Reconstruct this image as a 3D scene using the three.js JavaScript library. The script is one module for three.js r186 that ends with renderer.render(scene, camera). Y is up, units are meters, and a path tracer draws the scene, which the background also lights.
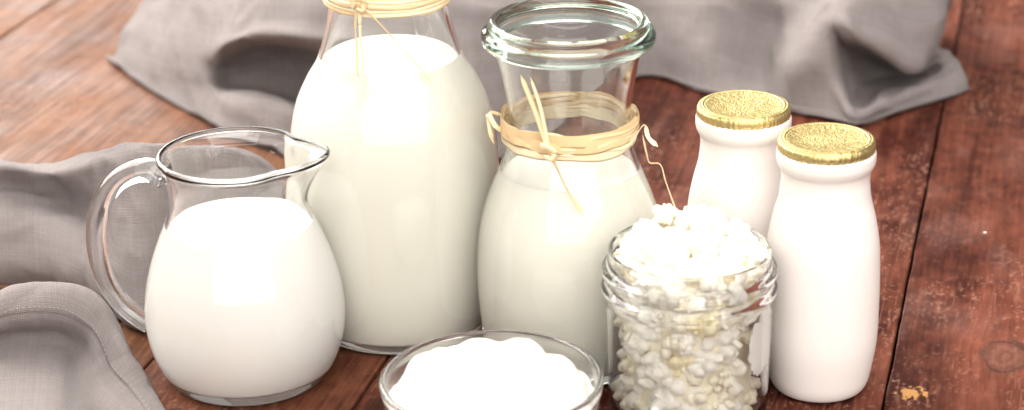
import * as THREE from 'three';
import { mergeGeometries, mergeVertices } from 'three/addons/utils/BufferGeometryUtils.js';
import { RectAreaLightUniformsLib } from 'three/addons/lights/RectAreaLightUniformsLib.js';

// ---------------------------------------------------------------- camera, light, exposure
const scene = new THREE.Scene();
const renderer = new THREE.WebGLRenderer({ antialias: true });
renderer.toneMapping = THREE.LinearToneMapping;
renderer.toneMappingExposure = 0.97;
renderer.shadowMap.enabled = true;
const camera = new THREE.PerspectiveCamera(2 * Math.atan(205 / 2290) * 180 / Math.PI, 1024 / 410, 0.05, 20);
camera.position.set(0, 0.52, 0.52 / Math.tan(22 * Math.PI / 180));
camera.lookAt(0, 0, 0);
camera.rotateZ(-0.005);
camera.setViewOffset(1024, 410, -88, 0, 1024, 410);
camera.focus = 1.19;
camera.userData.fStop = 7.5;

RectAreaLightUniformsLib.init();
scene.background = new THREE.Color().setRGB(0.36, 0.34, 0.32);          // the pale, dim room round the table
function softLight(name, rgb, intensity, w, h, at, to) {
  const l = new THREE.RectAreaLight(new THREE.Color().setRGB(...rgb), intensity, w, h);
  l.name = name; l.position.set(...at); l.lookAt(...to); scene.add(l); return l;
}
softLight('window_light', [1, 0.965, 0.90], 9.8, 2.5, 2.0, [-1.25, 1.15, -1.0], [-0.05, 0.05, 0.1]);   // wide window to the left, a little behind
softLight('ceiling_light', [1, 0.98, 0.95], 2, 1.6, 1.6, [0.1, 1.75, 0.2], [0, 0, 0.1]);           // soft overhead diffuser
softLight('front_fill_high', [1, 0.965, 0.91], 3.4, 3.0, 2.4, [0.5, 2.05, 1.75], [0, 0.1, 0.15]);   // added broad soft fill above the camera, not a real window
softLight('front_fill_low', [1, 0.96, 0.905], 2.8, 4.2, 1.9, [0.3, 1.25, 2.6], [0, 0.1, 0.15]);       // added low fill behind the camera, brightens the upright front faces

// ---------------------------------------------------------------- helpers
let seedState = 12345;
function rnd() { seedState = (seedState + 0x6d2b79f5) | 0; let t = Math.imul(seedState ^ (seedState >>> 15), 1 | seedState); t = (t + Math.imul(t ^ (t >>> 7), 61 | t)) ^ t; return ((t ^ (t >>> 14)) >>> 0) / 4294967296; }
const rr = (a, b) => a + (b - a) * rnd();
const clamp = (x, a = 0, b = 1) => Math.min(b, Math.max(a, x));
const sstep = (a, b, x) => { const t = clamp((x - a) / (b - a)); return t * t * (3 - 2 * t); };
const mix = (a, b, t) => a + (b - a) * t;
const NP = new Float32Array(65536); { const s = seedState; for (let i = 0; i < 65536; i++) NP[i] = rnd(); seedState = s; }
function vn(x, y) {                                                     // value noise, 0..1
  const xi = Math.floor(x), yi = Math.floor(y); let fx = x - xi, fy = y - yi;
  fx = fx * fx * (3 - 2 * fx); fy = fy * fy * (3 - 2 * fy);
  const a = (xi & 255), b = ((xi + 1) & 255), c = (yi & 255) << 8, d = ((yi + 1) & 255) << 8;
  const p = NP[a | c], q = NP[b | c], r = NP[a | d], s = NP[b | d];
  return p + (q - p) * fx + (r - p + (p - q - r + s) * fx) * fy;
}
const fb = (x, y) => 0.55 * vn(x, y) + 0.28 * vn(x * 2.03 + 17, y * 2.03 + 5) + 0.17 * vn(x * 4.1 + 41, y * 4.1 + 23);
const n3 = (x, y, z) => (vn(x + 3.1 * z, y + 7.7) + vn(y + 2.3 * x + 31, z + 11.3) + vn(z + 1.7 * y + 57, x + 19.9)) / 3 * 2 - 1;
const lin = (r, g, b) => new THREE.Color().setRGB(r, g, b);
const counts = {};
function numbered(name) { const n = counts[name] = (counts[name] ?? -1) + 1; return n ? name + '_' + String(n).padStart(3, '0') : name; }
function shade(o) { o.castShadow = o.receiveShadow = true; return o; }
function thing(name, label, category, at = [0, 0, 0], turn = 0, group) {
  const o = new THREE.Group(); o.name = numbered(name); o.position.set(...at); o.rotation.y = turn; scene.add(o);
  o.userData = { label, category }; if (group) o.userData.group = group; return o;
}
function part(name, geo, mat, parent) { const m = shade(new THREE.Mesh(geo, mat)); m.name = name; parent.add(m); return m; }
function solo(name, geo, mat, label, category, at = [0, 0, 0], group) {
  const m = shade(new THREE.Mesh(geo, mat)); m.name = numbered(name); m.position.set(...at); scene.add(m);
  m.userData = { label, category }; if (group) m.userData.group = group; return m;
}
function dataTex(data, w, h, srgb) {
  const t = new THREE.DataTexture(data, w, h, THREE.RGBAFormat); t.wrapS = t.wrapT = THREE.RepeatWrapping; t.magFilter = THREE.LinearFilter;
  t.minFilter = THREE.LinearMipmapLinearFilter; t.generateMipmaps = true; if (srgb) t.colorSpace = THREE.SRGBColorSpace; t.needsUpdate = true; return t;
}
const toS = (c) => Math.round(255 * clamp(c <= 0.0031308 ? 12.92 * c : 1.055 * Math.pow(c, 1 / 2.4) - 0.055));
const V3 = (x, y, z) => new THREE.Vector3(x, y, z);
function spline2(pts, n) {                                              // smooth profile through [r, h] in mm -> metres
  const c = new THREE.CatmullRomCurve3(pts.map(([r, h]) => V3(r / 1000, h / 1000, 0)), false, 'centripetal');
  return c.getPoints(n).map((p) => new THREE.Vector2(Math.max(0, p.x), p.y));
}
function lathe(outline, seg = 128) { const g = new THREE.LatheGeometry(outline, seg); return g; }
// flattened tube (raffia strand, handle): half widths a (along 'side') and b
function strand(points, a, b, { n = 60, closed = false, twist = 0, taper = true, k = 8, up = V3(0, 1, 0) } = {}) {
  const c = new THREE.CatmullRomCurve3(points, closed, 'centripetal'), pos = [], idx = [], uv = [];
  const L = c.getLength();
  for (let i = 0; i <= n; i++) {
    const t = i / n, p = c.getPointAt(closed ? t % 1 : t), T = c.getTangentAt(closed ? t % 1 : t);
    const S = up.clone().addScaledVector(T, -up.dot(T)).normalize(), B = T.clone().cross(S);
    const w = closed || !taper ? 1 : clamp(Math.min(t, 1 - t) * 12, 0.25, 1), aa = (typeof a === 'function' ? a(t) : a) * w, bb = (typeof b === 'function' ? b(t) : b) * w, tw = typeof twist === 'function' ? twist(t) : twist * t;
    for (let j = 0; j <= k; j++) {
      const q = j / k * Math.PI * 2, u = Math.cos(q) * aa, v = Math.sin(q) * bb, x = u * Math.cos(tw) - v * Math.sin(tw), y = u * Math.sin(tw) + v * Math.cos(tw);
      const P = p.clone().addScaledVector(S, x).addScaledVector(B, y); pos.push(P.x, P.y, P.z); uv.push(t * L, j / k * 0.01);
    }
  }
  for (let i = 0; i < n; i++) for (let j = 0; j < k; j++) { const A = i * (k + 1) + j, Bq = A + k + 1; idx.push(A, A + 1, Bq, A + 1, Bq + 1, Bq); }
  if (!closed) for (const [s, f] of [[0, 0], [n * (k + 1), 1]]) for (let j = 1; j < k - 1; j++) f ? idx.push(s, s + j, s + j + 1) : idx.push(s, s + j + 1, s + j);
  const g = new THREE.BufferGeometry(); g.setAttribute('position', new THREE.Float32BufferAttribute(pos, 3)); g.setAttribute('uv', new THREE.Float32BufferAttribute(uv, 2)); g.setIndex(idx); g.computeVertexNormals(); return g;
}

// ---------------------------------------------------------------- wooden table top
// world <-> board axes: s runs along the grain, t across it
const GD = [0.2045, -0.9789], GN = [0.9789, 0.2045];
const S0 = -0.56, T0 = -0.80, SPAN = 1.35, WN = 2048;
const GAPS = [-0.80, -0.505, -0.186, -0.0665, 0.1918, 0.42, 0.545];
function woodMaps() {
  const col = new Uint8Array(WN * WN * 4), hgt = new Uint8Array(WN * WN * 4);
  const knots = [[-0.165, 0.2495, 0.011], [-0.32, -0.15, 0.009], [0.40, 0.30, 0.010]];
  for (let j = 0; j < WN; j++) {
    const t = T0 + (j + 0.5) / WN * SPAN; let b = 0; while (b < GAPS.length - 2 && t > GAPS[b + 1]) b++;
    const ofs = b * 37.7;
    for (let i = 0; i < WN; i++) {
      const s = S0 + (i + 0.5) / WN * SPAN; let ss = s, tt = t + 0.010 * (vn(s * 5 + ofs, b * 9.1) - 0.5), ring = 0, kd = 9;
      for (const [ks, kt, kr] of knots) {                              // grain bends round a knot
        const dx = (s - ks) / 1.5, dy = t - kt, d = Math.hypot(dx, dy) / kr;
        if (d < 6) { tt += Math.sign(dy || 1) * kr * 0.55 * Math.exp(-d * d * 0.16) * -1; if (d < kd) kd = d; }
      }
      const streak = fb(ss * 5 + ofs, tt * 95 + ofs), fine = vn(ss * 22 + ofs, tt * 520), hair = vn(ss * 70 + ofs * 2, tt * 1350);
      const broad = fb(ss * 4.5 + ofs, tt * 16 + 3), blot = fb(s * 21 + 9 + ofs, t * 26), cross = vn(s * 90 + 4, t * 11 + ofs);
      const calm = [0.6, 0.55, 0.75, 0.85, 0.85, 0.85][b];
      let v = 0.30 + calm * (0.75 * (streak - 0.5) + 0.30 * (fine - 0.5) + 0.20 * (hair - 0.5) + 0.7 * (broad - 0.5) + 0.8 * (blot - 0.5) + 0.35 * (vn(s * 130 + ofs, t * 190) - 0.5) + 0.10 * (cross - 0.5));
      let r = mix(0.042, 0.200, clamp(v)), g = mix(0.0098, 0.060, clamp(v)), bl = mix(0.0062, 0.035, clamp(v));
      const paintedSheen = [0.85, 0.9, 0.35, 0, 0, 0][b]; r *= 1 + 0.5 * paintedSheen; g *= 1 + 1.3 * paintedSheen; bl *= 1 + 0.95 * paintedSheen;   // window sheen painted into the left boards as a paler orange brown
      // worn flecks where the stain has rubbed off
      const wearMask = sstep(0.40, 0.72, fb(s * 9 + 60 + ofs, t * 14 + 8)), f1 = vn(s * 520 + ofs, t * 860), f2 = vn(s * 260 + 77, t * 560 + ofs);
      let fl = sstep(0.56, 0.90, 0.5 * f1 + 0.5 * f2) * (0.15 + 0.85 * wearMask) + 0.5 * sstep(0.66, 0.95, vn(s * 75 + ofs, t * 900)) * wearMask;
      fl = clamp(fl) * 0.5;
      r = mix(r, 0.36, fl); g = mix(g, 0.185, fl); bl = mix(bl, 0.13, fl);
      const haze = 0.16 * sstep(0.52, 0.8, fb(s * 15 + 200, t * 24 + ofs)) * (0.5 + 0.5 * f2);          // grey rubbed patches
      r = mix(r, 0.34, haze); g = mix(g, 0.19, haze); bl = mix(bl, 0.16, haze);
      const dk = 0.75 * calm * calm * sstep(0.66, 0.88, streak) + 0.5 * sstep(0.68, 0.85, fb(s * 26 + 300, t * 44 + ofs)) * calm * calm;   // dark open grain and stains
      r *= 1 - 0.55 * dk; g *= 1 - 0.62 * dk; bl *= 1 - 0.6 * dk;
      let h = 0.62 + 0.30 * (streak - 0.5) + 0.28 * (fine - 0.5) + 0.22 * (hair - 0.5) + 0.10 * fl - 0.35 * dk;
      if (kd < 1.7) {                                                  // the knot itself
        const kw = kd + 0.5 * (fb(s * 130, t * 130) - 0.5), rg = 0.5 + 0.5 * Math.sin(kw * 13), e = 0.85 * sstep(1.5, 1.0, kw), rim = Math.exp(-Math.pow((kw - 1.1) * 8, 2)) * (0.4 + 0.6 * vn(s * 90 + 7, t * 90)) * 0.9;
        r = mix(r, mix(0.11, 0.17, rg) + 0.1 * fl, e * 0.7); g = mix(g, mix(0.045, 0.075, rg) + 0.08 * fl, e * 0.7); bl = mix(bl, mix(0.032, 0.055, rg) + 0.06 * fl, e * 0.7);
        r *= 1 - 0.75 * rim; g *= 1 - 0.78 * rim; bl *= 1 - 0.78 * rim; h -= 0.5 * rim;
      }
      const chip = sstep(1, 0.55, Math.hypot((s + 0.217) / 0.007, (t - 0.2055) / 0.0075) + 1.3 * (vn(s * 330, t * 700) - 0.5));      // bare ochre chip
      r = mix(r, 0.50, chip * 0.8); g = mix(g, 0.26, chip * 0.8); bl = mix(bl, 0.09, chip * 0.8); h -= 0.15 * chip;
      const spot = sstep(1, 0.5, Math.hypot((s - 0.0018) / 0.0016, (t - 0.2307) / 0.0012)); r = mix(r, 0.8, spot); g = mix(g, 0.75, spot); bl = mix(bl, 0.7, spot);
      const o = (j * WN + i) * 4; col[o] = toS(r); col[o + 1] = toS(g); col[o + 2] = toS(bl); col[o + 3] = 255;
      const hv = Math.round(255 * clamp(h)); hgt[o] = hv; hgt[o + 1] = Math.round(255 * clamp(0.50 + 0.22 * dk + 0.22 * fl + 0.35 * (blot - 0.5) - 0.15 * (fine - 0.5))); hgt[o + 2] = 0; hgt[o + 3] = 255;
    }
  }
  return [dataTex(col, WN, WN, true), dataTex(hgt, WN, WN, false)];
}
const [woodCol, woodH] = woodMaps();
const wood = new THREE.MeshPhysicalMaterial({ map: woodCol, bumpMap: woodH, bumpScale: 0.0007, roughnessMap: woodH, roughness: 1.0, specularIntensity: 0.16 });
const underWood = new THREE.MeshStandardMaterial({ color: lin(0.05, 0.025, 0.018), roughness: 0.95 });
const table = new THREE.Group(); table.name = 'table_top'; table.userData = { label: 'worn red brown table top of wide wooden planks', category: 'table', kind: 'structure' }; scene.add(table);
{
  const L0 = -0.54, L1 = 0.77, GAP = 0.0013;
  for (let b = 0; b < GAPS.length - 1; b++) {
    const t0 = GAPS[b] + GAP / 2, t1 = GAPS[b + 1] - GAP / 2, R = 0.0013, lift = [0, -0.0003, 0.0, -0.0004, 0.0, 0][b] - 0.0002;
    // rounded cross-section: t across, y up
    const sec = [[t0, -0.024]]; for (let k = 0; k <= 4; k++) { const q = k / 4 * Math.PI / 2; sec.push([t0 + R - R * Math.cos(q), -R + R * Math.sin(q)]); }
    const M = 10; for (let k = 1; k < M; k++) sec.push([mix(t0 + R, t1 - R, k / M), 0]);
    for (let k = 0; k <= 4; k++) { const q = k / 4 * Math.PI / 2; sec.push([t1 - R + R * Math.sin(q), -R + R * Math.cos(q)]); } sec.push([t1, -0.024]);
    const NS = 220, pos = [], uv = [], idx = [], m = sec.length;
    for (let i = 0; i <= NS; i++) for (const [t, y] of sec) {
      const s = mix(L0, L1, i / NS), edge = (t < t0 + R * 0.8 ? -1 : t > t1 - R * 0.8 ? 1 : 0), wob = edge * 0.0012 * (fb(s * 38 + b * 7 + (edge > 0 ? 50 : 0), 3.3) - 0.55), tt = t + wob;
      pos.push(GD[0] * s + GN[0] * tt, y + lift, GD[1] * s + GN[1] * tt); uv.push((s - S0) / SPAN, (tt - T0 + (y < -0.003 ? 0.012 * edge * -1 : 0)) / SPAN);
    }
    for (let i = 0; i < NS; i++) for (let k = 0; k < m - 1; k++) { const A = i * m + k, B = A + m; idx.push(A, B, A + 1, A + 1, B, B + 1); }
    const g = new THREE.BufferGeometry(); g.setAttribute('position', new THREE.Float32BufferAttribute(pos, 3)); g.setAttribute('uv', new THREE.Float32BufferAttribute(uv, 2)); g.setIndex(idx); g.computeVertexNormals();
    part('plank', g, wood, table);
  }
  const g = new THREE.BoxGeometry(1.36, 0.03, 1.33); g.rotateY(Math.atan2(0.2045, 0.9789) * -1); g.translate(GD[0] * 0.115 + GN[0] * -0.128, -0.041, GD[1] * 0.115 + GN[1] * -0.128);
  part('table_board', g, underWood, table);
}
console.log('table');
const BACK_CLOTH = [
  [[-355.7, 1.5, -283.9], [-351.6, 1.6, -285.9], [-348.2, 6.7, -288.9], [-345.9, 10.3, -293.9], [-344.4, 14, -298.9], [-342.8, 18.5, -303.9], [-339.5, 24.3, -311.9], [-334.2, 31.1, -321.9], [-332.5, 29.8, -343.9]],
  [[-311.2, 1.5, -213], [-309.7, 4.1, -218], [-308.1, 13.3, -221], [-306.8, 19.6, -224], [-304.8, 27, -228], [-301.7, 34.1, -233], [-297.8, 44.1, -243], [-293.9, 55.5, -258], [-296.5, 52.4, -293]],
  [[-264.7, 1.5, -151.4], [-265, 4.2, -159.4], [-264.6, 16, -166.4], [-263.9, 23.4, -169.4], [-263.3, 32, -173.4], [-262.2, 42.6, -175.4], [-259.9, 55.5, -183.4], [-259.6, 71, -201.4], [-262.5, 68.2, -241.4]],
  [[-242.4, 1.5, -122.3], [-244.7, 6.8, -132.3], [-246.6, 20.8, -142.3], [-253.4, 12.6, -184.3], [-251.5, 29.8, -188.3], [-243.9, 56.1, -144.3], [-241.2, 65.2, -152.3], [-239.2, 81.1, -172.3], [-243.3, 76, -217.3]],
  [[-214.2, 1.5, -97.7], [-216.6, 8, -109.7], [-219.9, 26.1, -122.7], [-229.7, 8.4, -187.7], [-228.3, 36.3, -189.7], [-217.3, 68.4, -122.7], [-218.2, 76.7, -132.7], [-220.1, 89.6, -152.7], [-224.6, 83.1, -197.7]],
  [[-184.1, 1.5, -82.7], [-186.5, 8.5, -96.7], [-188.3, 23.7, -107.7], [-198.4, 5.6, -174.7], [-197.7, 38, -177.7], [-187.8, 69.7, -107.7], [-188.4, 79.9, -117.7], [-190, 93.9, -137.7], [-195.7, 87.4, -182.7]],
  [[-149, 1.5, -69.7], [-149.8, 11.7, -83.7], [-151.4, 26.8, -94.7], [-153, 33.7, -107.7], [-152.7, 49.4, -111.7], [-151.2, 66.8, -103.7], [-151.7, 78.7, -114.7], [-152.3, 96.1, -129.7], [-156.9, 89.5, -174.7]],
  [[-107.3, 1.5, -63.9], [-107.8, 10.4, -75.9], [-108, 24.3, -85.9], [-108.2, 36.3, -93.9], [-108.3, 49.1, -101.9], [-108.4, 61.9, -109.9], [-108.6, 74.8, -119.9], [-109, 92, -133.9], [-112.3, 85.3, -178.9]],
  [[-69.6, 1.5, -68.6], [-69.8, 11.8, -78.6], [-69.9, 25.1, -88.6], [-70, 37.2, -98.6], [-70.2, 50, -108.6], [-70.3, 61.5, -118.6], [-70.5, 72.5, -128.6], [-70.8, 83, -140.6], [-72.9, 75.9, -186.6]],
  [[-23, 1.5, -147.9], [-23, 8.5, -155.9], [-23, 18.4, -163.9], [-23, 28.4, -171.9], [-23, 38.8, -178.9], [-23, 49.2, -185.9], [-23, 60.8, -193.9], [-23, 72, -207.9], [-23.6, 65.8, -252.9]],
  [[28.5, 1.5, -235.6], [28.5, 7.1, -238.6], [28.6, 16.1, -242.6], [28.7, 24.1, -247.6], [28.8, 31.7, -253.6], [28.9, 39.4, -259.6], [29, 48.3, -266.6], [29.2, 55.1, -280.6], [30, 49.4, -325.6]],
  [[69.3, 1.5, -205.1], [70.8, 6.6, -209.1], [72.3, 16.6, -214.1], [73.8, 25.9, -221.1], [75.5, 34.1, -229.1], [77.1, 42.5, -237.1], [78.8, 51.6, -245.1], [81.5, 58.7, -260.1], [85.9, 52.8, -305.1]],
  [[110.3, 1.5, -179.8], [111.8, 1.5, -191.8], [113.8, 1.8, -211.8], [116.2, 5.9, -227.8], [118.8, 14.3, -237.8], [121.9, 25.2, -244.8], [126.1, 38.3, -249.8], [130.7, 55.9, -251.8], [137, 52.6, -294.8]],
  [[130.1, 1.5, -163.4], [128.6, 8.9, -164.4], [126.4, 19.6, -166.4], [125.8, 28.5, -169.4], [127.9, 36.3, -173.4], [132.9, 44.5, -180.4], [140.3, 53.7, -191.4], [148.1, 62.4, -213.4], [155, 58.9, -258.4]],
  [[153.4, 1.5, -147.2], [154.7, 8.8, -150.2], [154.7, 21.5, -154.2], [154, 34.2, -158.2], [152.7, 47.2, -163.2], [151.4, 62.3, -168.2], [154.9, 68.6, -179.2], [161.1, 75, -197.2], [168.5, 67.9, -242.2]],
  [[170.8, 1.5, -135.3], [170.2, 3.5, -137.3], [169, 8, -140.3], [174, 1.5, -197.3], [171.2, 30.4, -201.3], [163.2, 59.3, -153.3], [166.1, 70, -165.3], [170.9, 78.4, -183.3], [177.9, 72.3, -227.3]],
  [[191.1, 1.5, -150.6], [190.6, 4.6, -153.6], [189.5, 11.3, -158.6], [195.9, 1.5, -220.6], [194, 17.5, -222.6], [186.8, 40.9, -162.6], [189.6, 59.3, -170.6], [194, 74, -190.6], [202.3, 69.7, -235.6]],
  [[216.6, 1.5, -172.1], [216.1, 5.4, -175.1], [215, 12.2, -180.1], [220.3, 1.5, -227.1], [219.5, 6, -228.1], [213.6, 23.6, -178.1], [215.7, 41.1, -185.1], [221.3, 68.9, -207.1], [231, 64.7, -252.1]],
  [[243.2, 1.5, -192.1], [241.9, 5.5, -195.1], [240.2, 13.2, -200.1], [239.9, 13.2, -217.1], [235.7, 18.4, -219.1], [228.7, 29.8, -202.1], [232.7, 47.9, -208.1], [239.4, 63.5, -227.1], [249.6, 58.7, -272.1]],
  [[253.2, 1.5, -204.4], [252.8, 4.1, -207.4], [250.5, 12.2, -213.4], [247.4, 17.2, -222.4], [242.5, 20.4, -228.4], [233.9, 28.5, -219.4], [237.2, 44.9, -224.4], [244.1, 60.4, -244.4], [254, 54.4, -286.4]]];
const SIDE_CLOTH = [
  [[-358.8, 1.5, 113.4], [-355.8, 13.6, 119.4], [-356.1, 24.9, 113.4], [-358.7, 36.2, 98.4], [-361, 45.6, 85.4], [-364.6, 52.9, 68.4], [-370.8, 49.7, 45.4], [-383.9, 29.3, 3.4]],
  [[-331.5, 1.5, 115.1], [-328.7, 13, 121.1], [-329, 24.3, 115.1], [-331.1, 37.4, 103.1], [-336.3, 44.5, 83.1], [-332.9, 61.1, 90.1], [-341.8, 50.9, 57.1], [-355.5, 27.3, 10.1]],
  [[-303.3, 1.5, 123.6], [-302.4, 13, 129.6], [-303.8, 24.8, 123.6], [-306.3, 34.9, 107.6], [-312.2, 35.9, 75.6], [-309.2, 55.7, 85.6], [-317.6, 46.9, 51.6], [-329, 26.6, 8.6]],
  [[-273.4, 1.5, 148], [-272.1, 13.5, 154], [-273.8, 26.2, 148], [-277.9, 34.5, 130], [-285.2, 36.1, 96], [-279.5, 69.1, 110], [-285.9, 64.8, 80], [-296.2, 45.3, 38]],
  [[-242.9, 1.5, 180.4], [-242.2, 11.1, 185.4], [-244.1, 23.6, 178.4], [-246.1, 39.3, 166.4], [-248.3, 57.1, 152.4], [-248, 84.8, 136.4], [-250.3, 83.8, 118.4], [-258.9, 61.7, 75.4]],
  [[-222.6, 1.5, 157.7], [-221.4, 10.9, 160.7], [-221.6, 23.7, 153.7], [-222.2, 37.6, 143.7], [-223.2, 51.5, 131.7], [-224, 76.9, 115.7], [-227.1, 75.4, 97.7], [-235.2, 53.7, 57.7]],
  [[-194.1, 1.5, 137.1], [-193.2, 9.9, 139.1], [-193.3, 21.1, 133.1], [-194, 32.9, 123.1], [-194.9, 45.9, 111.1], [-195.6, 66.1, 97.1], [-198.2, 65.2, 79.1], [-204.8, 44.7, 41.1]],
  [[-172.3, 1.5, 117], [-172.4, 3.4, 115], [-172.7, 10.5, 109], [-173.5, 19.7, 99], [-174.1, 30.8, 89], [-175.9, 44.3, 77], [-178.9, 44.6, 62], [-184.7, 29.8, 32]]];
const HEM_CLOTH = [
  [[-351.4, 1.5, 185], [-336.1, 20.4, 203], [-331.5, 12.9, 214], [-333.6, 1.5, 207], [-327.3, 1.5, 228], [-309.5, 4, 292], [-299.3, 10.6, 340]],
  [[-322.4, 5.6, 180], [-309.2, 33.6, 201], [-306.7, 24.8, 213], [-311.3, 8.7, 203], [-309.7, 1.6, 217], [-293.5, 2.9, 290], [-283, 10.5, 340]],
  [[-291, 4.5, 178], [-286.2, 36.7, 198], [-284.3, 26.1, 211], [-290.3, 8.8, 201], [-289.9, 1.7, 215], [-276.5, 1.8, 288], [-266.7, 10.4, 340]],
  [[-270.6, 3.3, 182], [-267.6, 33.9, 201], [-269.3, 22.4, 213], [-276.4, 5, 204], [-277.4, 1.5, 221], [-266.8, 1.5, 288], [-257.3, 10.4, 340]],
  [[-255.3, 1.5, 196], [-254.6, 26.9, 212], [-258.8, 17, 221], [-264.9, 5.3, 224], [-265.6, 1.5, 247], [-258.6, 1.5, 294], [-250.1, 7.7, 340]],
  [[-240.9, 1.5, 222], [-242.8, 14.3, 231], [-248.5, 4.8, 237], [-252.9, 1.5, 250], [-252.6, 1.5, 272], [-248.1, 1.5, 304], [-242, 3.9, 340]],
  [[-224.8, 1.5, 255], [-228.3, 1.5, 250], [-234.8, 1.5, 258], [-240.6, 1.5, 268], [-243.3, 1.5, 284], [-241.5, 1.5, 310], [-236.3, 1.5, 342]],
  [[-211.2, 1.5, 285], [-213.5, 1.5, 282], [-220.5, 1.5, 288], [-226.9, 1.5, 296], [-232, 1.5, 306], [-232.9, 1.5, 325], [-229.3, 1.5, 350]]];
// ---------------------------------------------------------------- linen cloths
function weaveMaps() {
  const N = 1024, col = new Uint8Array(N * N * 4), h = new Uint8Array(N * N * 4), TH = 112;    // threads per tile of 0.09 m
  const wv = [], wh = []; for (let i = 0; i < TH; i++) { wv.push(rr(0.55, 1) * (rnd() < 0.12 ? 0.72 : 1)); wh.push(rr(0.55, 1) * (rnd() < 0.12 ? 0.72 : 1)); }
  for (let y = 0; y < N; y++) for (let x = 0; x < N; x++) {
    const u = x / N * TH, v = y / N * TH, iu = Math.floor(u) % TH, iv = Math.floor(v) % TH, over = (iu + iv) & 1;
    const pu = Math.sin((u % 1) * Math.PI), pv = Math.sin((v % 1) * Math.PI);
    const a = pu * (over ? 1 : 0.45), b = pv * (over ? 0.45 : 1), top = Math.max(a, b), tone = a > b ? wv[iu] : wh[iv];
    const slub = 0.9 + 0.2 * vn(a > b ? u * 1.3 : u * 0.25, a > b ? v * 0.25 : v * 1.3);
    const o = (y * N + x) * 4, c = clamp((0.45 + 0.55 * top) * (0.66 + 0.34 * tone) * slub);
    col[o] = toS(0.345 * c); col[o + 1] = toS(0.297 * c); col[o + 2] = toS(0.29 * c); col[o + 3] = 255;
    const q = Math.round(255 * clamp(top * (0.5 + 0.5 * tone))); h[o] = h[o + 1] = h[o + 2] = q; h[o + 3] = 255;
  }
  const A = dataTex(col, N, N, true), B = dataTex(h, N, N, false); A.repeat.set(1 / 0.09, 1 / 0.09); B.repeat.set(1 / 0.09, 1 / 0.09); return [A, B];
}
const [weaveC, weaveH] = weaveMaps();
const linen = new THREE.MeshPhysicalMaterial({ map: weaveC, bumpMap: weaveH, bumpScale: 0.0006, roughness: 0.92, sheen: 0.25, sheenRoughness: 0.6, sheenColor: lin(0.6, 0.56, 0.55), side: THREE.DoubleSide });
const threadMat = new THREE.MeshStandardMaterial({ color: lin(0.40, 0.36, 0.35), roughness: 0.9 });
const cr = (p0, p1, p2, p3, t) => 0.5 * (2 * p1 + (p2 - p0) * t + (2 * p0 - 5 * p1 + 4 * p2 - p3) * t * t + (3 * p1 - p0 - 3 * p2 + p3) * t * t * t);
function clothGrid(ctrl, ku, kv, smooth = 3) {
  const nu = ctrl.length, nv = ctrl[0].length, U = (nu - 1) * ku + 1, V = (nv - 1) * kv + 1, G = [];
  const at = (i, j) => ctrl[clamp(i, 0, nu - 1)][clamp(j, 0, nv - 1)];
  for (let i = 0; i < U; i++) for (let j = 0; j < V; j++) {
    const a = Math.min(nu - 2, Math.floor(i / ku)), b = Math.min(nv - 2, Math.floor(j / kv)), s = i / ku - a, t = j / kv - b, P = [0, 0, 0];
    for (let c = 0; c < 3; c++) { const q = []; for (let m = -1; m < 3; m++) q.push(cr(at(a + m, b - 1)[c], at(a + m, b)[c], at(a + m, b + 1)[c], at(a + m, b + 2)[c], t)); P[c] = cr(q[0], q[1], q[2], q[3], s) / 1000; }
    P[1] = Math.max(P[1], 0.0016); G.push(P);
  }
  for (let k = 0; k < smooth; k++) {
    const O = G.map((p) => p.slice());
    for (let i = 1; i < U - 1; i++) for (let j = 1; j < V - 1; j++) for (let c = 0; c < 3; c++) G[i * V + j][c] = (O[i * V + j][c] * 2 + O[(i - 1) * V + j][c] + O[(i + 1) * V + j][c] + O[i * V + j - 1][c] + O[i * V + j + 1][c]) / 6;
  }
  return { G, U, V };
}
function gridNormals({ G, U, V }) {
  const N = []; for (let i = 0; i < U; i++) for (let j = 0; j < V; j++) {
    const a = G[Math.min(U - 1, i + 1) * V + j], b = G[Math.max(0, i - 1) * V + j], c = G[i * V + Math.min(V - 1, j + 1)], d = G[i * V + Math.max(0, j - 1)];
    const e = V3(a[0] - b[0], a[1] - b[1], a[2] - b[2]).cross(V3(c[0] - d[0], c[1] - d[1], c[2] - d[2])); N.push(e.lengthSq() > 1e-16 ? e.normalize() : V3(0, 1, 0));
  } return N;
}
function wrinkle(cg, amp, scale) {
  const N = gridNormals(cg);
  cg.G.forEach((p, i) => { const rdg = Math.abs(n3(p[0] * scale * 0.8 + 3, p[1] * scale, p[2] * scale * 0.7)), w = amp * (1.3 * (0.25 - Math.min(0.5, rdg * 1.6)) + 0.6 * n3(p[0] * scale, p[1] * scale * 1.4, p[2] * scale * 0.5) + 0.35 * n3(p[0] * scale * 2.6 + 9, p[1] * scale * 2.6, p[2] * scale * 2 + 4)); p[0] += N[i].x * w; p[1] = Math.max(0.0016, p[1] + N[i].y * w); p[2] += N[i].z * w; });
}
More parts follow.
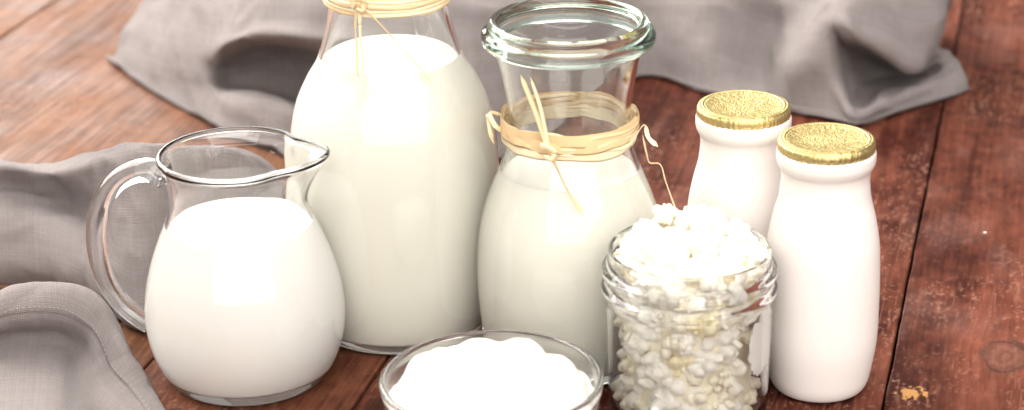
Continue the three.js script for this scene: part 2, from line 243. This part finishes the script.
function clothGeo(cg, th) {                                             // a closed sheet of thickness th
  const { G, U, V } = cg, N = gridNormals(cg), pos = [], uv = [], idx = [], su = new Float32Array(U), sv = new Float32Array(V), mu = U >> 1, mv = V >> 1;
  const dist = (a, b) => Math.hypot(a[0] - b[0], a[1] - b[1], a[2] - b[2]);
  for (let i = 1; i < U; i++) su[i] = su[i - 1] + dist(G[i * V + mv], G[(i - 1) * V + mv]);
  for (let j = 1; j < V; j++) sv[j] = sv[j - 1] + dist(G[mu * V + j], G[mu * V + j - 1]);
  for (const s of [1, -1]) for (let i = 0; i < U; i++) for (let j = 0; j < V; j++) { const p = G[i * V + j], n = N[i * V + j], e = (i === 0 || j === 0 || i === U - 1 || j === V - 1) ? 0.7 : 1; pos.push(p[0] + n.x * th * e * s / 2, Math.max(0.0006, p[1] + n.y * th * e * s / 2), p[2] + n.z * th * e * s / 2); uv.push(su[i], sv[j]); }
  const W = U * V;
  for (let i = 0; i < U - 1; i++) for (let j = 0; j < V - 1; j++) { const A = i * V + j, B = A + V; idx.push(A, B, A + 1, A + 1, B, B + 1, W + A, W + A + 1, W + B, W + A + 1, W + B + 1, W + B); }
  const rim = []; for (let i = 0; i < U; i++) rim.push(i * V); for (let j = 1; j < V; j++) rim.push((U - 1) * V + j); for (let i = U - 2; i >= 0; i--) rim.push(i * V + V - 1); for (let j = V - 2; j > 0; j--) rim.push(j);
  rim.forEach((a, k) => { const b = rim[(k + 1) % rim.length]; idx.push(a, W + a, b, b, W + a, W + b); });
  const g = new THREE.BufferGeometry(); g.setAttribute('position', new THREE.Float32BufferAttribute(pos, 3)); g.setAttribute('uv', new THREE.Float32BufferAttribute(uv, 2)); g.setIndex(idx); g.computeVertexNormals(); return g;
}
// a narrow folded band that follows the sheet between two rows
function bandGeo(cg, j0, j1, lift, th) {
  const N = gridNormals(cg), W = j1 - j0 + 1, sub = { G: [], U: cg.U, V: W };
  for (let i = 0; i < cg.U; i++) for (let j = j0; j <= j1; j++) { const p = cg.G[i * cg.V + j], n = N[i * cg.V + j]; sub.G.push([p[0] + n.x * lift, p[1] + n.y * lift, p[2] + n.z * lift]); }
  return clothGeo(sub, th);
}
const backFold = (c, drop) => c.map((k) => [...k, [k[k.length - 1][0], 1.6, k[k.length - 1][2] - drop]]);
{
  const t = thing('linen_towel', 'long crumpled grey linen towel lying behind the bottles', 'towel');
  const cg = clothGrid(backFold(BACK_CLOTH, 45), 10, 9, 2); wrinkle(cg, 0.0034, 27); part('cloth', clothGeo(cg, 0.0014), linen, t);
  part('hem', bandGeo(cg, 0, 6, 0.0012, 0.0013), linen, t);
}
{
  const t = thing('linen_napkin', 'grey linen napkin in a rounded fold behind the jug handle', 'napkin');
  const cg = clothGrid(backFold(SIDE_CLOTH, 30), 14, 10, 2); wrinkle(cg, 0.0028, 34); part('cloth', clothGeo(cg, 0.0014), linen, t);
}
{
  const t = thing('linen_napkin', 'grey linen napkin corner with a stitched hem, left of the jug base', 'napkin');
  const cg = clothGrid(HEM_CLOTH, 16, 10, 2); wrinkle(cg, 0.0018, 40); part('cloth', clothGeo(cg, 0.0014), linen, t);
  const hem = part('hem', bandGeo(cg, 7, 19, -0.0013, 0.0016), linen, t);
  const N = gridNormals(cg), st = [];                                  // running stitches along the inner edge of the hem
  for (let i = 2; i < cg.U - 2; i += 2) { const a = i * cg.V + 18, p = cg.G[a], q = cg.G[a + cg.V], n = N[a], l = -0.0024; st.push(strand([V3(p[0] + n.x * l, p[1] + n.y * l, p[2] + n.z * l), V3(mix(p[0], q[0], 0.4) + n.x * (l - 0.0004), mix(p[1], q[1], 0.4) + n.y * (l - 0.0004), mix(p[2], q[2], 0.4) + n.z * (l - 0.0004)), V3(mix(p[0], q[0], 0.8) + n.x * l, mix(p[1], q[1], 0.8) + n.y * l, mix(p[2], q[2], 0.8) + n.z * l)], 0.0003, 0.0003, { n: 4, k: 5 })); }
  const s = part('stitching', mergeGeometries(st), threadMat, hem); s.userData.kind = 'stuff';
}
console.log('cloth');

// ---------------------------------------------------------------- glass and milk
const glassOf = (r, g, b, d) => new THREE.MeshPhysicalMaterial({ color: 0xffffff, transmission: 1, roughness: 0.0, ior: 1.5, thickness: 0.003, attenuationColor: lin(r, g, b), attenuationDistance: d });
const clearGlass = glassOf(0.97, 0.97, 0.96, 0.3), greenGlass = glassOf(0.62, 0.88, 0.72, 0.035), paleGlass = glassOf(0.90, 0.96, 0.92, 0.2);
const milkOf = (r, g, b) => new THREE.MeshPhysicalMaterial({ color: lin(r, g, b), roughness: 0.35, ior: 1.35 });
const freshMilk = milkOf(0.986, 0.968, 0.930), creamMilk = milkOf(0.988, 0.970, 0.870);
// closed glass wall: outer outline up to the rim, rounded lip, inner outline down to the thick bottom
function vessel(outer, wall, bottom, { nOut = 90, bead = 0, inside } = {}) {
  const o = spline2(outer, nOut), n = o.length, inner = [];
  for (let i = n - 1; i >= 0; i--) { const a = o[Math.max(0, i - 1)], b = o[Math.min(n - 1, i + 1)], d = b.clone().sub(a).normalize(); const wl = wall + bead * Math.exp(-Math.pow((o[i].y - o[n - 1].y) / 0.0025, 2)), x = o[i].x - d.y * wl, y = o[i].y + d.x * wl; if (y > bottom && x > 0) inner.push(new THREE.Vector2(x, y)); }
  if (inside) { inner.length = 0; inner.push(...spline2(inside, 60)); }
  const lip = [], p = o[n - 1], q = inner[0], m = p.clone().add(q).multiplyScalar(0.5), rad = p.distanceTo(q) / 2, dir = p.clone().sub(m).normalize(), up = new THREE.Vector2(-dir.y, dir.x).multiplyScalar(dir.x > 0 ? 1 : -1);
  for (let k = 1; k < 8; k++) { const a = k / 8 * Math.PI; lip.push(m.clone().addScaledVector(dir, Math.cos(a) * rad).addScaledVector(up, Math.sin(a) * rad)); }
  const last = inner[inner.length - 1], fl = []; for (let k = 1; k <= 10; k++) { const f = k / 10; fl.push(new THREE.Vector2(last.x * (1 - f), bottom + (last.y - bottom) * Math.pow(1 - f, 3))); }
  const foot = []; for (let k = 0; k < 6; k++) foot.push(new THREE.Vector2(o[0].x * k / 6, 0.0008 * (1 - k / 6)));
  return { outline: [...foot, ...o, ...lip, ...inner, ...fl], inner, bottom };
}
function milkFill({ inner, bottom }, level, embed = 0.0004) {          // liquid that wets the inner wall, with a small meniscus
  const pts = [new THREE.Vector2(0, bottom - embed * 0.5)], asc = inner.slice().reverse().filter((p) => p.y < level - 0.0006);
  pts.push(new THREE.Vector2(asc[0].x * 0.5, bottom - embed * 0.5)); for (const p of asc) pts.push(new THREE.Vector2(p.x + embed, p.y));
  const R = inner.reduce((a, p) => Math.abs(p.y - level) < Math.abs(a.y - level) ? p : a).x + embed;
  pts.push(new THREE.Vector2(R, level), new THREE.Vector2(R - 0.0008, level + 0.0002), new THREE.Vector2(R - 0.0018, level - 0.0006), new THREE.Vector2(R - 0.004, level - 0.0011)); for (const f of [0.75, 0.5, 0.25, 0]) pts.push(new THREE.Vector2(R * f, level - 0.0012));
  return lathe(pts, 128);
}
const Y0 = 0.0006;
// --- jug
{
  const at = [-0.1799, Y0, 0.2304], spoutAng = 0.10;
  const t = thing('glass_jug', 'round bellied clear glass jug with a looped handle', 'jug', at);
  const v = vessel([[36, 0], [38.4, 0.9], [40.4, 3], [44.2, 9], [47.8, 18], [49.9, 28], [50.3, 37], [48.9, 50], [45.4, 64], [40.6, 77], [36.4, 87], [34.3, 95], [34.4, 103], [35.6, 111.5], [37, 116.6], [38.4, 118.8], [38.4, 120.4]], 0.0021, 0.0068, { bead: 0.0005 });
  const pull = (g) => { const p = g.attributes.position; for (let i = 0; i < p.count; i++) { const x = p.getX(i), y = p.getY(i), z = p.getZ(i), r = Math.hypot(x, z); if (r < 0.02) continue; let a = Math.atan2(z, x) - spoutAng; a = Math.atan2(Math.sin(a), Math.cos(a)); const f = sstep(0.086, 0.122, y); const w = f * f * (0.0092 * Math.exp(-Math.pow(a / 0.38, 2)) - 0.0022 * Math.exp(-Math.pow((Math.abs(a) - 0.78) / 0.25, 2))); p.setX(i, x * (1 + w / r)); p.setZ(i, z * (1 + w / r)); p.setY(i, y + 0.0022 * f * f * Math.exp(-Math.pow(a / 0.32, 2))); } g.computeVertexNormals(); return g; };
  part('jug_body', weld(pull(lathe(v.outline, 160))), clearGlass, t);
  const hp = [[35.2, 109.5], [41, 112], [50, 111], [61, 104.5], [70, 91], [73.8, 73], [71.5, 54], [63.5, 38.5], [54.5, 30.5], [49.6, 27.5]].map(([r, h]) => V3(-r / 1000, h / 1000, -0.006 * (r - 36) / 40 / 1));
  part('handle', strand(hp, (u) => 0.0056 + 0.0022 * Math.pow(1 - u, 5), (u) => 0.0050 + 0.0016 * Math.pow(1 - u, 6), { n: 90, k: 22, taper: false, up: V3(0, 0, 1) }), clearGlass, t);
  solo('milk', milkFill(v, 0.0845), freshMilk, 'white milk filling the handled glass jug', 'milk', at);
}
function weld(g) { g.deleteAttribute('normal'); g.deleteAttribute('uv'); const m = mergeVertices(g, 1e-6); m.computeVertexNormals(); return m; }
// --- tall bottle
const BOT = [-0.1076, Y0, 0.1655], CAR = [-0.0151, Y0, 0.2066];
{
  const t = thing('glass_bottle', 'tall wide glass bottle of milk standing behind the jug', 'bottle', BOT);
  const v = vessel([[43, 0], [45.6, 1.2], [48, 5], [50.8, 15], [53.2, 32], [54.6, 55], [54.9, 80], [54.4, 97], [53, 111], [49.6, 126], [43.6, 139], [38.2, 148], [34, 160], [31, 174], [30.4, 183], [31.8, 193], [35, 204], [37, 210]], 0.0024, 0.006);
  part('bottle_body', weld(lathe(v.outline, 160)), clearGlass, t);
  const ring = spline2([[37, 208], [41, 208.5], [42.6, 212], [41.5, 216], [38, 218], [35.4, 217], [35, 213], [37, 208]], 40); part('rim', weld(lathe(ring, 128)), paleGlass, t);
  solo('milk', milkFill(v, 0.1505), creamMilk, 'cream coloured milk filling the tall wide bottle', 'milk', BOT);
}
// --- carafe with ring rim
{
  const t = thing('glass_carafe', 'open waisted glass carafe with thick greenish ring rim', 'carafe', CAR);
  const v = vessel([[41, 0], [43.4, 1.2], [45, 5], [46.8, 18], [48.2, 36], [48, 50], [46.8, 64], [44, 77], [39.8, 89], [35.5, 100], [32.2, 111], [30.6, 121], [30.8, 130], [32.2, 141], [34.4, 152], [36.4, 160], [37.4, 164]].map(([r, h]) => [r, h + (h > 30 ? 5 : h / 6)]), 0.0023, 0.006);
  part('carafe_body', weld(lathe(v.outline, 160)), paleGlass, t);
  const ring = spline2([[35.5, 164.2], [38, 163.6], [41.6, 164.4], [43.4, 167.4], [42.8, 170.6], [40.6, 172], [39.6, 173.6], [39.4, 175.6], [38, 177], [36, 176.4], [35.2, 173], [35, 168.5], [35.5, 164.2]].map(([r, h]) => [r, h + 5]), 70); part('rim', weld(lathe(ring, 160)), greenGlass, t);
  solo('milk', milkFill(v, 0.1035), creamMilk, 'pale cream milk half filling the ring rimmed carafe', 'milk', CAR);
}
// --- bowl
const BOWL = [-0.0506, Y0, 0.3328];
{
  const t = thing('glass_bowl', 'small round clear glass bowl in front of the carafe', 'bowl', BOWL);
  const v = vessel([[24, 0], [26, 0.8], [30, 3.5], [37.5, 11], [44, 21], [48.6, 32], [51, 41], [52, 46.6]], 0.0026, 0.006, { bead: 0.0006 });
  part('bowl_body', weld(lathe(v.outline, 160)), clearGlass, t);
  // lumpy spooned cream: joined soft lumps over the filled bowl
  const lumps = []; for (let i = 0; i < 90; i++) { const a = rnd() * 6.2832, r = 0.044 * Math.sqrt(rnd()), R = rr(0.008, 0.016), hh = mix(0.0435, 0.0405, Math.pow(r / 0.046, 2)) + rr(-0.003, 0.0015); if (r + R * 0.55 < 0.0475) lumps.push([r * Math.cos(a), r * Math.sin(a), R, hh - R * 0.80]); }
  for (const [x, z, R, hh] of [[-0.008, -0.033, 0.013, 0.0375], [0.012, -0.034, 0.0125, 0.038], [-0.024, -0.029, 0.012, 0.0355], [-0.034, -0.020, 0.010, 0.0385], [0.004, -0.018, 0.016, 0.034], [0.030, -0.020, 0.010, 0.034]]) lumps.push([x, z, R, hh]);
  const A = 200, B = 72, pos = [], idx = [], inn = v.inner.slice().reverse();
  const wallR = (y) => { let b = inn[0]; for (const p of inn) if (p.y <= y) b = p; return b.x; };
  const top = (x, z) => { let s = 0; const k = 330; for (const [lx, lz, R, hh] of lumps) { const d2 = (x - lx) ** 2 + (z - lz) ** 2; const y = hh + (d2 < R * R ? Math.sqrt(R * R - d2) : -2 * (Math.sqrt(d2) - R)); s += Math.exp(k * (y - 0.04)); } s += Math.exp(k * (0.0370 - 0.04)); const d = Math.hypot(x - 0.012, z + 0.008); return 0.04 + Math.log(s) / k - 0.004 * Math.exp(-d * d / 0.00022) + 0.00035 * n3(x * 330, 2, z * 330); };
  for (let j = 0; j <= B; j++) for (let i = 0; i < A; i++) { const a = i / A * Math.PI * 2, r = 0.0487 * (j / B) * (1 + 0.006 * n3(Math.cos(a) * 9, 4, Math.sin(a) * 9)), x = r * Math.cos(a), z = r * Math.sin(a); let y = top(x, z); const e = sstep(0.88, 1, j / B); y = mix(y, 0.0385 + 0.0022 * n3(x * 110, 1, z * 110), e); pos.push(x, y, z); }
  const base = (B + 1) * A; for (let k = 0; k <= 12; k++) for (let i = 0; i < A; i++) { const a = i / A * Math.PI * 2, y = mix(0.037, v.bottom - 0.0002, Math.pow(k / 12, 1)), r = Math.max(0.0005, wallR(Math.max(y, inn[0].y)) + 0.0003) * (y < inn[0].y ? 0.98 : 1); pos.push(r * Math.cos(a), y, r * Math.sin(a)); }
  const rows = B + 1 + 13; for (let j = 0; j < rows - 1; j++) for (let i = 0; i < A; i++) { const a = j * A + i, b = j * A + (i + 1) % A; idx.push(a, b, a + A, b, b + A, a + A); }
  const lastRow = (rows - 1) * A; for (let i = 1; i < A - 1; i++) idx.push(lastRow, lastRow + i, lastRow + i + 1);
  const g = new THREE.BufferGeometry(); g.setAttribute('position', new THREE.Float32BufferAttribute(pos, 3)); g.setIndex(idx); g.computeVertexNormals();
  solo('sour_cream', g, new THREE.MeshPhysicalMaterial({ color: lin(0.83, 0.80, 0.75), roughness: 0.42 }), 'thick white cream heaped in soft lumps in the bowl', 'cream', BOWL);
}
console.log('glass');
// --- jar of curd cheese
const JAR = [0.0429, Y0, 0.2774];
{
  const t = thing('glass_jar', 'squat clear glass jar with ridged neck holding curds', 'jar', JAR);
  const v = vessel([[35, 0], [37, 0.8], [38.4, 3.4], [39, 12], [39.6, 30], [40, 50], [40.2, 60], [40.2, 64.5], [41.2, 66.8], [42.5, 68.6], [42.5, 70.4], [41, 72.2], [40.4, 74], [41.2, 75.8], [42.4, 77.4], [42.2, 79.6], [40.2, 81.4], [39.2, 83.6], [39.2, 88.6]], 0.0020, 0.005, { nOut: 150, inside: [[37, 88.4], [37.4, 84], [38, 74], [38.2, 55], [37.9, 25], [36.8, 9], [34, 6]] });
  part('jar_body', weld(lathe(v.outline, 160)), clearGlass, t);
  // curds: lobed, popcorn-like crumbs
  const variants = []; for (let k = 0; k < 10; k++) {
    const base = new THREE.IcosahedronGeometry(1, 12); base.deleteAttribute('uv'); base.deleteAttribute('normal'); const g = mergeVertices(base, 1e-5), p = g.attributes.position, lobes = [];
    for (let i = 0; i < 15; i++) { const q = V3(rr(-1, 1), rr(-1, 1), rr(-1, 1)).normalize().multiplyScalar(rr(0.40, 0.78)); lobes.push([q, rr(0.16, 0.36)]); }
    lobes.push([V3(0, 0, 0), 0.50]);
    const sc = [rr(0.9, 1.25), rr(0.7, 1.0), rr(0.85, 1.2)];
    for (let i = 0; i < p.count; i++) {                                 // outermost crossing of a ray from the middle with a cluster of little balls
      const d = V3().fromBufferAttribute(p, i).normalize(); let e = 0;
      for (const [q, R] of lobes) { const dq = d.dot(q), s = R * R - q.lengthSq() + dq * dq; if (s > 0) e += Math.exp(34 * (dq + Math.sqrt(s))); }
      const r = Math.log(e) / 34 + 0.12 * n3(d.x * 3 + k * 3, d.y * 3, d.z * 3) + 0.07 * n3(d.x * 8, d.y * 8 + k, d.z * 8) + 0.03 * n3(d.x * 19, d.y * 19 + k, d.z * 19); p.setXYZ(i, d.x * r * sc[0], d.y * r * sc[1], d.z * r * sc[2]);
    }
    g.computeVertexNormals(); variants.push(g);
  }
  const curdMat = [[0.92, 0.88, 0.77], [0.92, 0.865, 0.71], [0.92, 0.89, 0.81], [0.91, 0.82, 0.56], [0.92, 0.86, 0.69]].map((c) => new THREE.MeshPhysicalMaterial({ color: lin(...c), roughness: 0.5 }));
  const cheese = thing('cottage_cheese', 'loose white cottage cheese curds heaped above the jar rim', 'cheese', JAR);
  const put = (x, y, z, R) => { const roll = rnd(), m = part('curd', variants[Math.floor(rnd() * 10)], curdMat[roll < 0.34 ? 0 : roll < 0.58 ? 1 : roll < 0.84 ? 2 : roll < 0.885 ? 3 : 4], cheese); m.position.set(x, y, z); m.rotation.set(rr(0, 6.28), rr(0, 6.28), rr(0, 6.28)); m.scale.setScalar(R); };
  let n = 0;
  for (let L = 0; L < 8; L++) { const N = 16, y = 0.0130 + L * 0.0100; for (let i = 0; i < N; i++) { const a = (i + (L % 2) * 0.5 + rr(-0.25, 0.25)) / N * Math.PI * 2, R = rr(0.0080, 0.0128), hole = Math.abs(Math.atan2(Math.sin(a - 0.35), Math.cos(a - 0.35))) < 0.36 && L > 0 && L < 4; if (a > 3.5 && a < 5.9 && i % 2) continue; const r = 0.0378 - R * 0.92 - rr(0, 0.0015) - (hole ? 0.010 : 0); put(r * Math.cos(a), y + rr(-0.0015, 0.0015), r * Math.sin(a), R); n++; } }
  // heap above the rim
  const heap = (r) => 0.1045 - 0.0165 * Math.pow(r / 0.032, 3.0);
  const spots = []; for (let tries = 0; tries < 6000 && spots.length < 100; tries++) { const a = rnd() * 6.2832, r = 0.0315 * Math.sqrt(rnd()), x = r * Math.cos(a), z = r * Math.sin(a); if (spots.every(([u, w]) => Math.hypot(u - x, w - z) > 0.0062)) spots.push([x, z, r]); }
  for (const [x, z, r] of spots) { const R = rr(0.0064, 0.0122); put(x, heap(r) - R * 0.7 + rr(-0.006, 0.0035), z, R); n++; }
  console.log('curds', n);
  const core = spline2([[0, 7], [24, 7.5], [29.5, 12], [30, 40], [30, 70], [29.5, 84], [25, 88], [16, 92], [0, 93]], 40), cgeo = weld(lathe(core, 60)), p = cgeo.attributes.position;
  for (let i = 0; i < p.count; i++) { const x = p.getX(i), y = p.getY(i), z = p.getZ(i), w = 1 + 0.045 * n3(x * 160, y * 160, z * 160); p.setXYZ(i, x * w, y + 0.001 * n3(x * 200, y * 150, z * 200), z * w); } cgeo.computeVertexNormals();
  part('curd_mass', cgeo, new THREE.MeshPhysicalMaterial({ color: lin(0.955, 0.89, 0.70), roughness: 0.5 }), cheese);
}
{
  const A = 90, H = 14, pos = [], idx = [];
  for (let s = 0; s < 2; s++) for (let j = 0; j <= H; j++) for (let i = 0; i < A; i++) {
    const q = i / A * Math.PI * 2, f = j / H * (1 + 0.42 * n3(Math.cos(q) * 1.5, 2.2, Math.sin(q) * 1.5) + 0.16 * n3(Math.cos(q) * 4, 5, Math.sin(q) * 4)), a = 0.46 + 0.32 * f * Math.cos(q), y = 0.049 + 0.018 * f * Math.sin(q);
    const r = s ? 0.0384 : 0.0380 - 0.0012 * (1 - Math.pow(j / H, 6)) + 0.0003 * n3(a * 40, y * 900, 1); pos.push(r * Math.cos(a), y, r * Math.sin(a));
  }
  const W = (H + 1) * A;
  for (let j = 0; j < H; j++) for (let i = 0; i < A; i++) { const p = j * A + i, q = j * A + (i + 1) % A; idx.push(p, q, p + A, q, q + A, p + A, W + p, W + p + A, W + q, W + q, W + p + A, W + q + A); }
  for (let i = 0; i < A; i++) { const p = H * A + i, q = H * A + (i + 1) % A; idx.push(p, q, W + p, q, W + q, W + p); }
  const g = new THREE.BufferGeometry(); g.setAttribute('position', new THREE.Float32BufferAttribute(pos, 3)); g.setIndex(idx); g.computeVertexNormals();
  solo('cream_smear', g, new THREE.MeshPhysicalMaterial({ color: lin(0.95, 0.92, 0.88), roughness: 0.5 }), 'white cream smeared on the inner wall of the curd jar', 'cream', JAR);
}
// --- two small white bottles with foil lids
{
  const plastic = new THREE.MeshPhysicalMaterial({ color: lin(0.83, 0.775, 0.745), roughness: 0.38, ior: 1.45 });
  const N = 256, fb1 = new Uint8Array(N * N * 4);
  for (let y = 0; y < N; y++) for (let x = 0; x < N; x++) { const u = x / N * 2 - 1, w = y / N * 2 - 1, r = Math.hypot(u, w); let h = 0.5 + 0.35 * (fb(x / 9, y / 9) - 0.5) + 0.25 * (vn(x / 2.3, y / 2.3) - 0.5); if (Math.abs(w) < 0.30 && Math.abs(u) < 0.55) h -= 0.55 * (vn(x / 2.6 + 40, y / 3.4 + 9) > 0.55 ? 1 : 0) * sstep(0.55, 0.4, Math.abs(u)) * sstep(0.3, 0.2, Math.abs(w)); if (r > 0.80) h += 0.25 * Math.sin(r * 90); h += 0.35 * (vn(Math.atan2(w, u) * 9 + 60, r * 3) - 0.5) * sstep(0.35, 0.8, r); const o = (y * N + x) * 4; fb1[o] = fb1[o + 1] = fb1[o + 2] = Math.round(255 * clamp(h)); fb1[o + 3] = 255; }
  const foil = new THREE.MeshPhysicalMaterial({ color: lin(0.62, 0.485, 0.215), metalness: 1, roughness: 0.45, bumpMap: dataTex(fb1, N, N, false), bumpScale: 0.0009 });
  const body = lathe(spline2([[0, 1.2], [14, 1.0], [20, 0], [22.6, 0.8], [24.6, 4], [26.6, 13], [28.4, 26], [28.8, 42], [28.6, 60], [27.6, 77], [25.4, 89], [22.8, 99], [22, 105], [21.7, 109.5], [22.2, 113], [23.4, 115.4], [24.2, 117.6], [24.4, 120], [24.3, 122], [23.6, 123.6], [21, 124.4], [0, 124.6]], 160), 128);
  const tear = []; const foilGeo = () => {                             // crimped skirt, rolled edge, dished top
    const A = 192, prof = [[23.7, 123.0], [23.85, 123.6], [23.7, 124.4], [23.75, 125.6], [23.6, 127.0], [23.0, 128.1], [21.7, 128.7], [20.2, 128.5], [18.6, 128.0], [14, 127.5], [9, 127.45], [4, 127.45], [0.01, 127.45]], pos = [], uv = [], idx = [];
    prof.forEach(([r, h], j) => { for (let i = 0; i <= A; i++) { const a = i / A * Math.PI * 2, c = j < 5 ? (0.16 * Math.sin(a * 58 + 2.4 * Math.sin(a * 7)) + 0.26 * n3(Math.cos(a) * 14, h, Math.sin(a) * 14)) * (1 - j / 6) : 0, R = (r + c) / 1000, y = (h + (j === 0 ? 0.5 * n3(Math.cos(a) * 8, 3, Math.sin(a) * 8) : 0) + (j > 7 ? 0.10 * n3(r * Math.cos(a) * 0.5, 1, r * Math.sin(a) * 0.5) : 0)) / 1000; pos.push(R * Math.cos(a), y, R * Math.sin(a)); uv.push(0.5 + 0.49 * R * Math.cos(a) / 0.0238, 0.5 - 0.49 * R * Math.sin(a) / 0.0238); } });
    for (let j = 0; j < prof.length - 1; j++) for (let i = 0; i < A; i++) { const a = j * (A + 1) + i, b = a + A + 1; idx.push(a, b, a + 1, a + 1, b, b + 1); }
    const g = new THREE.BufferGeometry(); g.setAttribute('position', new THREE.Float32BufferAttribute(pos, 3)); g.setAttribute('uv', new THREE.Float32BufferAttribute(uv, 2)); g.setIndex(idx); g.computeVertexNormals(); return g;
  };
  const fg = foilGeo();
  for (const [at, turn, label] of [[[0.1102, Y0, 0.2450], 0.15, 'small white bottle with gold foil lid beside the curd jar'], [[0.0729, Y0, 0.1955], 1.1, 'small white bottle with gold foil lid, half hidden behind its twin']]) {
    const t = thing('yogurt_bottle', label, 'bottle', at, turn, 'small white bottles with gold lids'); part('bottle_body', body, plastic, t); part('foil_lid', fg, foil, t); t.scale.y = 1.035;
  }
}
// ---------------------------------------------------------------- raffia ties
const raffiaMat = [[0.82, 0.64, 0.39], [0.87, 0.72, 0.48], [0.74, 0.53, 0.29]].map((c) => new THREE.MeshPhysicalMaterial({ color: lin(...c), roughness: 0.62, transmission: 0.0 }));
const RM = () => raffiaMat[Math.floor(rnd() * 3)];
const hoop = (R, y, wob, wy, ph) => { const p = []; for (let i = 0; i < 28; i++) { const a = i / 28 * Math.PI * 2; p.push(V3((R + wob * (0.5 + 0.5 * n3(Math.cos(a) * 1.7 + ph, ph, Math.sin(a) * 1.7))) * Math.cos(a), y + wy * n3(Math.cos(a) * 1.4 + ph, 5, Math.sin(a) * 1.4 + ph * 2), (R + wob * (0.5 + 0.5 * n3(Math.cos(a) * 1.7 + ph, ph, Math.sin(a) * 1.7))) * Math.sin(a))); } return p; };
{
  const t = thing('raffia_tie', 'bundle of straw coloured raffia wound round the tall bottle neck', 'tie', BOT);
  for (let i = 0; i < 11; i++) part('strand', strand(hoop(0.0314 + 0.0002 * (i % 3), 0.1805 + i * 0.0013, 0.0018, 0.0014, i * 2.3), 0.0009, 0.00045, { n: 140, closed: true, twist: (u) => 1.2 * n3(u * 6, i, 1) }), RM(), t);
  const K = V3(-0.0117, 0.1875, 0.0330);
  part('knot', strand([K.clone().add(V3(-0.003, -0.0025, 0)), K.clone().add(V3(-0.0018, 0.003, 0.0022)), K.clone().add(V3(0.0028, 0.0022, 0.0022)), K.clone().add(V3(0.0025, -0.003, 0.0014)), K.clone().add(V3(-0.001, -0.0015, 0.0030))], 0.0020, 0.0010, { n: 40, twist: 2 }), raffiaMat[0], t);
  // tails fall down over the shoulder, just clear of the glass
  part('tail', strand([K, V3(-0.0113, 0.1808, 0.0325), V3(-0.0112, 0.1684, 0.0330), V3(-0.0104, 0.1541, 0.0372), V3(-0.0112, 0.1440, 0.0425), V3(-0.0109, 0.1383, 0.0452)], 0.0010, 0.0003, { n: 60, twist: 2.2 }), raffiaMat[1], t);
  part('tail', strand([K, V3(-0.0135, 0.1780, 0.0325), V3(-0.0133, 0.1657, 0.0332), V3(-0.0130, 0.1514, 0.0378)], 0.0007, 0.0003, { n: 50, twist: 2 }), raffiaMat[2], t);
  part('tail', strand([K, V3(-0.0071, 0.1838, 0.0335), V3(0.0011, 0.1748, 0.0342), V3(0.0130, 0.1607, 0.0342), V3(0.0241, 0.1464, 0.0345)], 0.0007, 0.0003, { n: 60, twist: 2.5 }), raffiaMat[0], t);
}
{
  const t = thing('raffia_tie', 'flat straw coloured raffia band knotted round the carafe waist', 'tie', [CAR[0], CAR[1] + 0.005, CAR[2]]);
  for (let i = 0; i < 11; i++) part('strand', strand(hoop(0.0318 + 0.0002 * (i % 5), 0.1172 + i * 0.0010, 0.0036, 0.0030, i * 3.1 + 1), (u) => (i % 4 ? 0.0009 : 0.0034) + 0.0006 * n3(u * 9, i, 3), 0.00022, { n: 150, closed: true, twist: (u) => 0.35 * n3(Math.cos(u * 6.283) * 2, i, Math.sin(u * 6.283) * 2) }), RM(), t);
  const K = V3(-0.0099, 0.1205, 0.0352);
  part('knot', strand([K.clone().add(V3(-0.004, 0.002, -0.001)), K.clone().add(V3(-0.001, 0.003, 0.002)), K.clone().add(V3(0.003, 0, 0.002)), K.clone().add(V3(0.001, -0.0035, 0.0016)), K.clone().add(V3(-0.002, -0.001, 0.0026))], 0.0022, 0.0012, { n: 40, twist: 2 }), raffiaMat[1], t);
  part('tail', strand([K, V3(-0.0128, 0.1309, 0.0352), V3(-0.0171, 0.1439, 0.0345), V3(-0.0228, 0.1590, 0.0335)], 0.0013, 0.0005, { n: 40, twist: 1 }), raffiaMat[0], t);
  part('tail', strand([K, V3(-0.0113, 0.1311, 0.0355), V3(-0.0138, 0.1446, 0.0360), V3(-0.0179, 0.1585, 0.0362)], 0.0011, 0.0004, { n: 40, twist: 1 }), raffiaMat[1], t);
  part('tail', strand([K, V3(-0.0066, 0.1134, 0.0350), V3(-0.0012, 0.1016, 0.0378), V3(0.0040, 0.0940, 0.0400), V3(0.0067, 0.0898, 0.0418)], 0.0011, 0.0004, { n: 50, twist: 2 }), raffiaMat[2], t);
  // crossed loops at the two sides
  part('loop', strand([V3(-0.033, 0.120, 0.006), V3(-0.037, 0.1245, 0.009), V3(-0.0405, 0.1290, 0.005), V3(-0.0400, 0.1235, 0.006), V3(-0.0385, 0.1160, 0.008)], 0.0013, 0.0003, { n: 40, twist: 2 }), raffiaMat[1], t);
  part('loop', strand([V3(-0.034, 0.126, -0.002), V3(-0.0395, 0.1285, 0.002), V3(-0.0395, 0.1215, 0.009), V3(-0.0375, 0.1150, 0.010)], 0.0009, 0.0003, { n: 40, twist: 2 }), raffiaMat[0], t);
  part('loop', strand([V3(0.0310, 0.1160, 0.012), V3(0.0345, 0.1215, 0.010), V3(0.0375, 0.1240, 0.008), V3(0.0395, 0.1180, 0.010), V3(0.0440, 0.1140, 0.012)], 0.0013, 0.0003, { n: 40, twist: 2.5 }), raffiaMat[1], t);
  part('tail', strand([V3(0.0365, 0.119, 0.009), V3(0.0385, 0.1095, 0.010), V3(0.0400, 0.1050, 0.011), V3(0.0450, 0.1046, 0.012), V3(0.0480, 0.0960, 0.014), V3(0.0540, 0.0790, 0.016)], 0.0006, 0.0003, { n: 60, twist: 2 }), raffiaMat[0], t);
}
console.log('done');
renderer.render(scene, camera);
